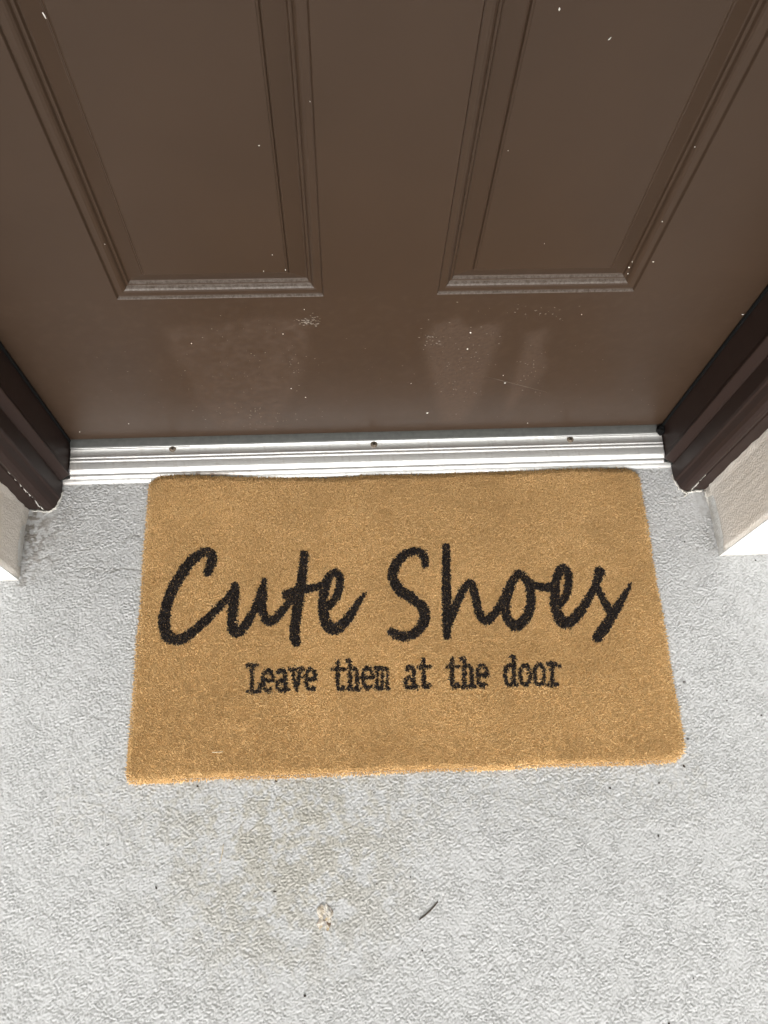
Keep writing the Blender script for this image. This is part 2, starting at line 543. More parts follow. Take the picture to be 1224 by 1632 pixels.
def blob_mesh(pts, r):
    """many small flattened chips: each a squashed, jittered octahedron"""
    V, Fc = [], []
    for (p, u, v, n, a, b, h) in pts:
        p, u, v, n = map(np.asarray, (p, u, v, n))
        k = len(V)
        m = 6
        for i in range(m):
            t = 2 * math.pi * i / m
            q = 0.75 + 0.5 * r.random()
            V.append(p + u * math.cos(t) * a * q + v * math.sin(t) * b * q)
        V.append(p + n * h)
        for i in range(m):
            Fc.append((k + i, k + (i + 1) % m, k + m))
    return V, Fc

def door_specks():
    r = np.random.default_rng(21)
    marks = [(70, 27, 2.0, 5.5, 0.15), (892, 17, 2.4, 3.2, 0), (494, 164, 1.5, 1.5, 0), (972, 64, 1.2, 4.5, -0.6), (413, 234, 3.0, 1.2, 0.3),
             (434, 408, 1.4, 1.6, 0), (455, 432, 2.2, 1.8, 0), (420, 434, 1.4, 1.4, 0), (1003, 428, 2.2, 2.0, 0), (1001, 438, 2.0, 1.8, 0), (1008, 419, 1.4, 1.2, 0),
             (1041, 417, 3.0, 1.2, 0), (1184, 501, 3.4, 1.2, 0), (1056, 355, 1.8, 1.5, 0), (750, 530, 2.2, 2.6, 0.5), (745, 556, 2.0, 2.4, 0), (805, 610, 2.8, 1.8, 0),
             (802, 598, 1.3, 1.3, 0), (681, 658, 3.6, 1.5, 0.3), (205, 675, 1.6, 1.4, 0), (305, 547, 1.5, 1.3, 0), (451, 532, 1.6, 1.4, 0), (487, 633, 1.6, 1.5, 0),
             (464, 619, 1.5, 1.3, 0), (841, 674, 1.8, 1.2, 0), (868, 390, 1.1, 1.1, 0), (729, 267, 1.3, 1.1, 0), (927, 501, 1.5, 1.3, 0), (485, 493, 1.4, 1.8, 0),
             (167, 391, 1.3, 1.1, 0), (127, 688, 1.8, 1.3, 0), (1108, 236, 1.3, 1.1, 0), (810, 242, 1.1, 1.0, 0), (655, 611, 1.3, 1.1, 0)]
    pts = []
    for px, py, a, b, rot in marks:
        p = on_plane(px, py, 1, 0.0)
        k = 0.00042 * np.linalg.norm(p - CAM_C)
        inside = any(x0 < p[0] < x1 and PZ[0][0] + 0.006 < p[2] for x0, x1 in PX)
        p[1] = 0.0015 if inside else -0.0002
        c, s = math.cos(rot), math.sin(rot)
        pts.append((p, (c, 0, s), (-s, 0, c), (0, -1, 0), a * k, b * k * 1.5, 0.0009))
    V, Fc = blob_mesh(pts, r)
    o = keep_world(pydata('paint_specks', V, Fc, None, M_SPECK), door); o['kind'] = 'stuff'
    pts = []
    def cluster(cx, cy, sx, sy, n, size):
        for _ in range(n):
            px, py = cx + r.normal() * sx, cy + r.normal() * sy
            p = on_plane(px, py, 1, 0.0)
            if p[2] < 0.03 or p[2] > 0.345: continue
            p[1] = -0.0001
            a = size * (0.4 + r.random())
            t = r.normal() * 0.3
            pts.append((p, (math.cos(t), 0, math.sin(t)), (-math.sin(t), 0, math.cos(t)), (0, -1, 0), a * 1.7, a * 0.8, 0.0003))
    cluster(488, 513, 11, 3, 46, 0.0007); cluster(500, 507, 4, 4, 12, 0.0005)
    cluster(395, 660, 40, 15, 50, 0.0005); cluster(470, 585, 10, 10, 16, 0.0005); cluster(600, 600, 200, 50, 60, 0.0004)
    cluster(740, 580, 30, 40, 60, 0.0005); cluster(845, 600, 15, 20, 26, 0.0005); cluster(685, 545, 14, 10, 26, 0.0006); cluster(400, 560, 60, 35, 40, 0.0004)
    cluster(850, 495, 40, 8, 26, 0.0005); cluster(980, 640, 60, 35, 18, 0.0005); cluster(200, 600, 50, 50, 14, 0.0004)
    V, Fc = blob_mesh(pts, r)
    o = keep_world(pydata('scuff_flecks', V, Fc, None, M_SCUFF), door); o['kind'] = 'stuff'
    # one long pale scratch
    a, b = on_plane(775, 600, 1, 0), on_plane(872, 625, 1, 0)
    V, Fc = [], []
    for i in range(15):
        t = i / 14
        p = a + (b - a) * t
        w = 0.0007 * math.sin(math.pi * min(1, t * 0.96 + 0.02)) * (0.5 + r.random())
        V += [(p[0], -0.00015, p[2] - w), (p[0], -0.00035, p[2]), (p[0], -0.00015, p[2] + w)]
        if i:
            k = 3 * i
            Fc += [(k - 3, k, k + 1, k - 2), (k - 2, k + 1, k + 2, k - 1)]
    keep_world(pydata('scratch', V, Fc, None, M_SCRATCH), door)
door_specks()

# ------------------------------------------------------------------ door frame
frame = empty('door_frame', (0, -0.05, 0), 'dark brown jambs and moulding around the front door', 'door frame')
def extrude_plan(name, pts, z0, z1, mat, s=1, cap=True, nz=1, wob=0.0, seed=0):
    """plan outline (x,y) swept up; s mirrors x"""
    r = np.random.default_rng(seed)
    n = len(pts); V, Fc = [], []
    zs = np.linspace(z0, z1, nz + 1)
    for z in zs:
        dx = r.normal() * wob
        for x, y in pts:
            V.append((s * (x + dx), y, z))
    for j in range(nz):
        for i in range(n):
            a, b = j * n + i, j * n + (i + 1) % n
            q = (a, b, b + n, a + n)
            Fc.append(q if s < 0 else q[::-1])
    if cap:
        Fc.append(tuple(range(n)) if s > 0 else tuple(reversed(range(n))))
        k = nz * n
        Fc.append(tuple(reversed([k + i for i in range(n)])) if s > 0 else tuple(k + i for i in range(n)))
    o = pydata(name, V, Fc, None, mat)
    bm = bmesh.new(); bm.from_mesh(o.data)
    bmesh.ops.recalc_face_normals(bm, faces=bm.faces[:])
    bm.to_mesh(o.data); bm.free()
    return keep_world(o, frame)

JAMB = [(0.4450, 0.0030), (0.4446, -0.0460), (0.4434, -0.0500), (0.4436, -0.0520), (0.4450, -0.0533), (0.4520, -0.0585), (0.4545, -0.0600), (0.4960, -0.0600), (0.4960, 0.0030)]
MOULD = [(0.4552, -0.0603), (0.4552, -0.0820), (0.4560, -0.0850), (0.4580, -0.0866), (0.4590, -0.0890), (0.4610, -0.0950), (0.4640, -0.0995), (0.4680, -0.1018),
         (0.4730, -0.1026), (0.4770, -0.1014), (0.4784, -0.0985), (0.4790, -0.0900), (0.4790, -0.0603)]
CASING = [(0.4794, -0.0940), (0.4798, -0.0990), (0.4812, -0.1008), (0.5030, -0.1012), (0.5030, -0.0603), (0.4794, -0.0603)]
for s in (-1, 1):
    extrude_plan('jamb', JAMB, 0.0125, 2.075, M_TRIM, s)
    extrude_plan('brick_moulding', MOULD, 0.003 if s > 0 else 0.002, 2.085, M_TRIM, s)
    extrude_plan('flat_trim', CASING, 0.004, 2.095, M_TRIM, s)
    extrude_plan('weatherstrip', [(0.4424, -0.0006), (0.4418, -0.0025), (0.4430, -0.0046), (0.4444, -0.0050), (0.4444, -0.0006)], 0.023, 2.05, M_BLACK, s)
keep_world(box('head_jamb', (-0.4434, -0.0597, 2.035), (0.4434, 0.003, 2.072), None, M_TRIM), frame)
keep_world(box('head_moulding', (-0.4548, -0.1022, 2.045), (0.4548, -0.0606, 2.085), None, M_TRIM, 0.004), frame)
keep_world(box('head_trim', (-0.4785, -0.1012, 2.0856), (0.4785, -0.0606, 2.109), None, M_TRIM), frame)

def bead(name, pts, rad, seed, parent, mat, sub=6, jit=0.3):
    """lumpy bead of sealant along a path"""
    r = np.random.default_rng(seed)
    P = []
    for a, b in zip(pts[:-1], pts[1:]):
        for i in range(sub):
            P.append(np.array(a) + (np.array(b) - np.array(a)) * i / sub)
    P.append(np.array(pts[-1])); P = np.array(P, float)
    P += r.normal(size=P.shape) * rad * 0.25
    V, Fc = [], []
    m = 7
    for i, p in enumerate(P):
        d = P[min(i + 1, len(P) - 1)] - P[max(i - 1, 0)]
        d = d / np.linalg.norm(d)
        u = np.cross(d, (0.3, 0.2, 1.0)); u /= np.linalg.norm(u); v = np.cross(d, u)
        end = 0.25 if i in (0, len(P) - 1) else 1.0
        for k in range(m):
            t = 2 * math.pi * k / m
            q = rad * end * (1 - jit + 2 * jit * r.random())
            V.append(p + (u * math.cos(t) + v * math.sin(t)) * q)
        if i:
            a = (i - 1) * m
            for k in range(m):
                Fc.append((a + k, a + (k + 1) % m, a + m + (k + 1) % m, a + m + k))
    Fc.append(tuple(range(m))); Fc.append(tuple((len(P) - 1) * m + k for k in reversed(range(m))))
    return keep_world(pydata(name, V, Fc, None, mat, True), parent)
# sealant along the feet of the trim, and in the crack between moulding and trim
for s in (-1, 1):
    foot = [(s * 0.4545, -0.074, 0.001), (s * 0.4572, -0.088, 0.001), (s * 0.4612, -0.098, 0.0013), (s * 0.4680, -0.1036, 0.0014), (s * 0.4760, -0.1040, 0.0016), (s * 0.4860, -0.1020, 0.0012), (s * 0.4960, -0.1022, 0.001)]
    bead('caulk_bead', foot, 0.0015, 31 + s, frame, M_CAULK)
    zz = np.linspace(0.0, 0.135 if s < 0 else 0.055, 30)
    rc = np.random.default_rng(60 + s)
    line = [(s * (0.4790 + 0.0003 * rc.normal()), -0.0972 - 0.0030 * rc.random() - (0.0012 if z < 0.03 else 0), z) for z in zz]
    bead('caulk_bead', line, 0.0008, 90 + s, frame, M_CAULK, 3, 0.75)
bead('caulk_bead', [(0.4655, -0.1045, 0.003), (0.4720, -0.1070, 0.0022), (0.4660, -0.1120, 0.001)], 0.0013, 77, frame, M_CAULK, 5, 0.4)
bead('caulk_bead', [(0.4995, -0.103, 0.002), (0.500, -0.112, 0.001), (0.503, -0.125, 0.001), (0.505, -0.138, 0.001)], 0.0022, 78, frame, M_CAULK, 6, 0.5)
for s in (-1, 1):                                    # foam pads in the bottom corners
    bm = bmesh.new(); bmesh.ops.create_icosphere(bm, subdivisions=2, radius=1)
    for v in bm.verts:
        j = 1 + 0.25 * math.sin(9 * v.co.x + 5 * v.co.z) * math.cos(7 * v.co.y)
        v.co = Vector((s * 0.4405 + v.co.x * 0.0065 * j, -0.0105 + v.co.y * 0.008 * j, 0.0255 + v.co.z * 0.006 * j))
    me = bpy.data.meshes.new('corner_seal'); bm.to_mesh(me); bm.free()
    if s > 0:
        keep_world(link('corner_seal', me, None, M_BLACK), frame)
    else:
        bpy.data.meshes.remove(me)

# ------------------------------------------------------------------ threshold
sill = empty('threshold', (0, -0.03, 0), 'ribbed silver aluminium threshold strip below the brown door', 'threshold')
T_PROF = [(0.03, 0.0205), (-0.0095, 0.0205), (-0.0100, 0.0200), (-0.0130, 0.0192), (-0.0136, 0.0176), (-0.0248, 0.0170), (-0.0254, 0.0173), (-0.0262, 0.0177), (-0.0276, 0.0173), (-0.0284, 0.0161), (-0.0292, 0.0162),
          (-0.0298, 0.0167), (-0.0308, 0.0171), (-0.0326, 0.0165), (-0.0336, 0.0152), (-0.0344, 0.0152), (-0.0440, 0.0144),
          (-0.0448, 0.0140), (-0.0456, 0.0134), (-0.0500, 0.0106), (-0.0505, 0.0098), (-0.0510, 0.0102), (-0.0556, 0.0070), (-0.0561, 0.0056), (-0.0566, 0.0056),
          (-0.0600, 0.0036), (-0.0620, 0.0022), (-0.0626, -0.002)]
def build_sill():
    nx = 300
    xs = np.linspace(-0.4430, 0.4430, nx)
    P = np.zeros((len(T_PROF), nx, 3))
    for i, (y, z) in enumerate(T_PROF):
        P[i, :, 0] = xs; P[i, :, 1] = y; P[i, :, 2] = z
    P[-5:, 0, 0] = -0.4545; P[-5:, -1, 0] = 0.4545           # the lowest lip runs on to the moulding
    r = np.random.default_rng(9)
    nn = fnoise((len(T_PROF), nx), 0.003, 0.008, 0.05, r)
    dirt_shade = np.zeros((len(T_PROF), nx))
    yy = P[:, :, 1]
    dirt_shade += 0.75 * np.exp(-((xs[None] + 0.245) / 0.055) ** 2) * sstep(-0.046, -0.055, yy) * (0.75 + 0.25 * nn)  # brown mat dust, with the shadow behind the mat's back edge painted in
    dirt_shade += 0.25 * sstep(0.8, 2.2, nn)
    dirt_shade += 0.3 * np.exp(-((xs[None] + 0.440) / 0.012) ** 2) + 0.2 * np.exp(-((xs[None] - 0.442) / 0.006) ** 2)
    dirt_shade += 0.35 * np.exp(-((xs[None] + 0.318) / 0.008) ** 2 - ((yy + 0.020) / 0.006) ** 2)
    a, b = P.shape[:2]
    idx = np.arange(a * b).reshape(a, b)
    Fq = np.stack([idx[:-1, :-1], idx[1:, :-1], idx[1:, 1:], idx[:-1, 1:]], -1).reshape(-1, 4)
    keep_world(np_mesh('sill_plate', P.reshape(-1, 3), Fq, None, M_METAL, False, {'dirt_shade': np.clip(dirt_shade, 0, 1).ravel()}), sill)
    # grey vinyl seal under the door edge
    v = [(0.004, 0.0212), (0.004, 0.0236), (-0.0006, 0.0240), (-0.0040, 0.0238), (-0.0080, 0.0230), (-0.0120, 0.0220), (-0.0132, 0.0206), (-0.0132, 0.0200)]
    n = len(v); V = [(x, y, z) for x in (-0.4428, 0.4428) for y, z in v]
    Fc = [(i, i + n, (i + 1) % n + n, (i + 1) % n) for i in range(n)] + [tuple(range(n)), tuple(reversed(range(n, 2 * n)))]
    keep_world(pydata('vinyl_seal', V, Fc, None, M_VINYL), sill)
    # thin worn rib in front of the seal, in lengths
    for x0, x1 in ((-0.4425, -0.27), (0.275, 0.4425)):
        keep_world(box('seal_lip', (x0, -0.0150, 0.0172), (x1, -0.0134, 0.0190), None, M_METAL, 0.0004), sill)
build_sill()
def screw(px, py, rot):
    c = on_plane(px, py, 2, 0.0182)
    bm = bmesh.new()
    m = 20
    rings = [(0.0052, -0.0012), (0.0051, 0.0002), (0.0047, 0.0005), (0.0044, -0.0001), (0.0040, 0.0008), (0.0030, 0.0013), (0.0012, 0.0015)]
    R = []
    for rad, z in rings:
        R.append([bm.verts.new((math.cos(2 * math.pi * i / m) * rad, math.sin(2 * math.pi * i / m) * rad, z)) for i in range(m)])
    for a, b in zip(R[:-1], R[1:]):
        for i in range(m):
            bm.faces.new((a[i], a[(i + 1) % m], b[(i + 1) % m], b[i]))
    bm.faces.new(R[-1])
    me = bpy.data.meshes.new('screw'); bm.to_mesh(me); bm.free()
    me.polygons.foreach_set('use_smooth', [True] * len(me.polygons))
    o = link('screw', me, None, M_SCREW)
    o.location = (c[0], c[1], 0.0180)
    o.rotation_euler.z = rot
    keep_world(o, sill)
    # cross recess, as two dark bars let into the head
    V, Fc = [], []
    for (a, b) in ((0.0026, 0.00055), (0.00055, 0.0026)):
        k = len(V)
        V += [(-a, -b, 0.00152), (a, -b, 0.00152), (a, b, 0.00152), (-a, b, 0.00152), (-a, -b, 0.0012), (a, -b, 0.0012), (a, b, 0.0012), (-a, b, 0.0012)]
        V[k:] = [(x, y, z + (0.00004 if a < b else 0)) for x, y, z in V[k:]]
        Fc += [tuple(k + i for i in q) for q in ((0, 1, 2, 3), (4, 5, 1, 0), (5, 6, 2, 1), (6, 7, 3, 2), (7, 4, 0, 3))]
    rc = pydata('recess', V, Fc, o, M_BLACK)
for px, py, rt in ((275, 715, 0.3), (596, 708, 0.9), (909, 700, 0.5)):
    screw(px, py, rt)

# ------------------------------------------------------------------ doormat
MZ = 0.0085                                        # height of the pile tips
mat_root = empty('doormat', (0.034, -0.271, 0), 'tan doormat with black lettering and rounded corners', 'doormat')
CORN = np.array([on_plane(*p, 2, MZ)[:2] for p in ((236, 759), (1019, 745), (1099, 1215), (198, 1250))])   # TL TR BR BL

def spline(pts, step=6.0):
    """Catmull-Rom through (x,y,r)"""
    P = np.array(pts, float)
    P = np.vstack([2 * P[0] - P[1], P, 2 * P[-1] - P[-2]])
    out = []
    for i in range(1, len(P) - 2):
        p0, p1, p2, p3 = P[i - 1:i + 3]
        n = max(2, int(np.hypot(*(p2 - p1)[:2]) / step))
        for t in np.arange(n) / n:
            out.append(0.5 * ((2 * p1) + (-p0 + p2) * t + (2 * p0 - 5 * p1 + 4 * p2 - p3) * t * t + (-p0 + 3 * p1 - 3 * p2 + p3) * t ** 3))
    out.append(P[-2])
    return np.array(out)

K = 2.914                                          # strokes were read off two enlargements
def to_px(pts, ox): return [(ox + x / K, 840 + y / K, r / K) for x, y, r in pts]
BIG = []
for s in [
    [(322, 210, 21), (338, 172, 25), (344, 135, 25), (322, 113, 24), (282, 126, 25), (232, 172, 27), (182, 245, 28), (142, 330, 28), (121, 415, 29), (126, 480, 29), (155, 518, 29), (200, 518, 28), (255, 484, 25), (315, 430, 23), (375, 370, 21), (418, 325, 19), (440, 290, 17)],
    [(450, 270, 21), (446, 330, 25), (438, 400, 26), (436, 455, 26), (452, 487, 26), (482, 474, 24), (518, 424, 22), (552, 356, 20), (574, 295, 20), (586, 246, 16)],
    [(586, 246, 15), (580, 310, 21), (576, 370, 22), (590, 422, 23), (616, 436, 24), (652, 408, 22), (692, 360, 19), (728, 318, 16)],
    [(773, 126, 21), (764, 210, 23), (750, 310, 25), (737, 400, 25), (727, 475, 25), (728, 515, 25), (736, 537, 22)],
    [(690, 311, 25), (740, 297, 24), (800, 283, 21), (860, 268, 17)],
    [(880, 372, 18), (912, 336, 20), (934, 286, 21), (937, 236, 20), (916, 208, 20), (888, 228, 21), (868, 285, 24), (860, 350, 25), (864, 415, 27), (886, 462, 29), (918, 473, 28), (956, 446, 25), (996, 394, 21), (1030, 338, 15), (1056, 304, 9)],
]:
    BIG.append(to_px(s, 220))
for s in [
    [(226, 178, 15), (225, 144, 20), (204, 116, 22), (164, 113, 22), (116, 140, 23), (82, 190, 25), (78, 238, 26), (108, 290, 26), (164, 328, 27), (210, 366, 27), (226, 412, 26), (206, 466, 25), (164, 498, 25), (112, 506, 24), (74, 488, 24)],
    [(326, 90, 20), (325, 190, 21), (327, 300, 23), (328, 400, 23), (327, 506, 19)],
    [(338, 450, 18), (358, 392, 22), (390, 318, 20), (422, 266, 19), (444, 262, 20), (458, 310, 21), (472, 376, 22), (492, 424, 23), (518, 430, 23), (552, 398, 21), (586, 344, 20), (618, 280, 20), (644, 232, 20), (666, 215, 21), (694, 236, 21), (716, 284, 22), (720, 344, 23), (704, 402, 25), (674, 446, 26), (642, 456, 27), (614, 428, 25), (602, 384, 22), (610, 330, 18), (630, 272, 18)],
    [(688, 236, 20), (734, 266, 20), (782, 278, 22), (824, 272, 22)],
    [(848, 366, 17), (876, 330, 19), (892, 276, 20), (893, 220, 20), (872, 187, 21), (848, 206, 22), (834, 262, 23), (830, 330, 25), (840, 394, 27), (862, 436, 29), (892, 442, 28), (930, 412, 25), (970, 358, 22), (1004, 300, 19), (1022, 262, 20), (1038, 206, 26)],
    [(1024, 270, 18), (1044, 314, 19), (1072, 364, 20), (1096, 400, 20)],
    [(1184, 258, 6), (1168, 290, 14), (1136, 346, 20), (1102, 402, 23), (1064, 462, 25), (1028, 512, 26)],
]:
    BIG.append(to_px(s, 600))
BIG = [spline(s, 3.0) for s in BIG]

# typewriter face: strokes in a cell, x 0..1 across the advance, y 0 baseline .. 1 capital height
def arc(cx, cy, rx, ry, a0, a1, n=12):
    return [(cx + rx * math.cos(math.radians(a0 + (a1 - a0) * i / n)), cy + ry * math.sin(math.radians(a0 + (a1 - a0) * i / n))) for i in range(n + 1)]
XH = 0.80
GL = {
    'L': [[(0.12, 0.03), (0.95, 0.03)], [(0.40, 0.03), (0.40, 0.94)], [(0.10, 0.94), (0.74, 0.94)], [(0.92, 0.03), (0.95, 0.26)]],
    'e': [[(0.16, 0.42), (0.86, 0.42)], arc(0.50, 0.41, 0.36, 0.36, 0, 305)],
    'a': [arc(0.46, 0.56, 0.27, 0.21, 150, 0, 8) + [(0.73, 0.20), (0.80, 0.06), (0.98, 0.06)], arc(0.42, 0.22, 0.28, 0.18, 20, 360)],
    'v': [[(0.00, XH - 0.02), (0.42, XH - 0.02)], [(0.60, XH - 0.02), (1.02, XH - 0.02)], [(0.20, XH - 0.04), (0.51, 0.05), (0.82, XH - 0.04)]],
    't': [[(0.40, 1.02), (0.40, 0.20)] + arc(0.60, 0.19, 0.20, 0.15, 180, 335, 7), [(0.06, XH - 0.06), (0.88, XH - 0.06)]],
    'h': [[(0.25, 1.02), (0.25, 0.05)], [(0.06, 1.02), (0.25, 1.02)], arc(0.50, 0.54, 0.26, 0.22, 165, 0, 8) + [(0.76, 0.05)], [(0.05, 0.04), (0.44, 0.04)], [(0.60, 0.04), (0.97, 0.04)]],
    'm': [[(0.14, XH - 0.04), (0.14, 0.05)], [(0.00, XH - 0.03), (0.14, XH - 0.03)], arc(0.33, 0.62, 0.18, 0.14, 170, 0, 6) + [(0.51, 0.05)], arc(0.70, 0.62, 0.18, 0.14, 170, 0, 6) + [(0.88, 0.05)],
          [(0.02, 0.04), (0.28, 0.04)], [(0.42, 0.04), (0.60, 0.04)], [(0.80, 0.04), (1.03, 0.04)]],
    'd': [[(0.52, 1.04), (0.73, 1.04), (0.73, 0.06), (0.97, 0.06)], arc(0.42, 0.40, 0.31, 0.35, 0, 360, 16)],
    'o': [arc(0.50, 0.40, 0.36, 0.35, 0, 360, 16)],
    'r': [[(0.40, XH - 0.04), (0.40, 0.05)], [(0.08, XH - 0.03), (0.40, XH - 0.03)], [(0.08, 0.04), (0.76, 0.04)], arc(0.66, 0.54, 0.27, 0.20, 170, 40, 7)],
}
SMALL = []
for i, ch in enumerate('Leave them at the door'):
    if ch == ' ':
        continue
    for st in GL[ch]:
        pts = []
        for gx, gy in st:
            cx = 503 + 66.5 * (i + gx * 0.98)
            base = 768 - 33.0 * (cx - 503) / 1462
            pts.append((220 + cx / K, 840 + (base - gy * 134) / K, (8.8 if ch == 'm' else 10.8) / K))
        SMALL.append(np.array(pts))

def to_mat(lines):
    out = []
    for L in lines:
        q = []
        for x, y, r in L:
            w = on_plane(x, y, 2, MZ); e = on_plane(x + r, y, 2, MZ)
            q.append((w[0], w[1], np.linalg.norm(e - w)))
        out.append(np.array(q))
    return out

def stroke_sd(x, y, lines):
    d = np.full(x.shape, 1e9)
    for L in lines:
        m = L[:, 2].max() + 0.004
        sel = np.where((x > L[:, 0].min() - m) & (x < L[:, 0].max() + m) & (y > L[:, 1].min() - m) & (y < L[:, 1].max() + m))[0]
        if not len(sel):
            continue
        xs, ys, ds = x[sel], y[sel], d[sel]
        for a, b in zip(L[:-1], L[1:]):
            e = b[:2] - a[:2]
            t = np.clip(((xs - a[0]) * e[0] + (ys - a[1]) * e[1]) / max(e @ e, 1e-12), 0, 1)
            ds = np.minimum(ds, np.hypot(xs - a[0] - t * e[0], ys - a[1] - t * e[1]) - (a[2] + t * (b[2] - a[2])))
        d[sel] = ds
    return d

MWID, MHEI = 0.7345, 0.4322
def uv_to_xy(u, v):
    """u 0..1 left to right, v 0..1 front (BL) to back (TL)"""
    TL, TR, BR, BL = CORN
    p = (np.multiply.outer(1 - u, BL) + np.multiply.outer(u, BR)) * (1 - v)[..., None] + (np.multiply.outer(1 - u, TL) + np.multiply.outer(u, TR)) * v[..., None]
    return p
def mat_lift(u, v):
    """the back edge does not lie quite flat"""
    e = sstep(0.80, 1.0, v)
    z = 0.0050 * e * np.exp(-((u - 0.10) / 0.11) ** 2) + 0.0030 * e * np.exp(-((u - 0.93) / 0.09) ** 2) + 0.0012 * e * np.sin(u * 17)
    z += 0.0008 * (np.sin(u * 9 + 1) * np.sin(v * 6 + 0.5) + 1) * 0.5
    z += 0.003 * sstep(0.10, 0.0, v) * np.exp(-((u - 0.79) / 0.03) ** 2)
    return z
def edge_dist(u, v):
    """distance in metres from the rounded edge, positive inside"""
    x = (u - 0.5) * MWID; y = (v - 0.5) * MHEI
    r = np.where(v > 0.5, 0.022, np.where(u > 0.5, 0.026, 0.012))
    wav = 0.0010 * np.sin(u * 21 + 0.7) * (v < 0.3) + 0.0008 * np.sin(u * 31 + v * 19) + 0.0016 * sstep(0.2, 0, v) * np.exp(-((u - 0.78) / 0.02) ** 2)
    wav = wav - (0.0055 * np.exp(-((u - 0.38) / 0.24) ** 2) - 0.001) * sstep(0.8, 1.0, v)
    qx = np.abs(x) - (MWID / 2 - r); qy = np.abs(y) - (MHEI / 2 - r)
    sd = np.minimum(np.maximum(qx, qy), 0) + np.hypot(np.maximum(qx, 0), np.maximum(qy, 0)) - r
    return -sd + wav

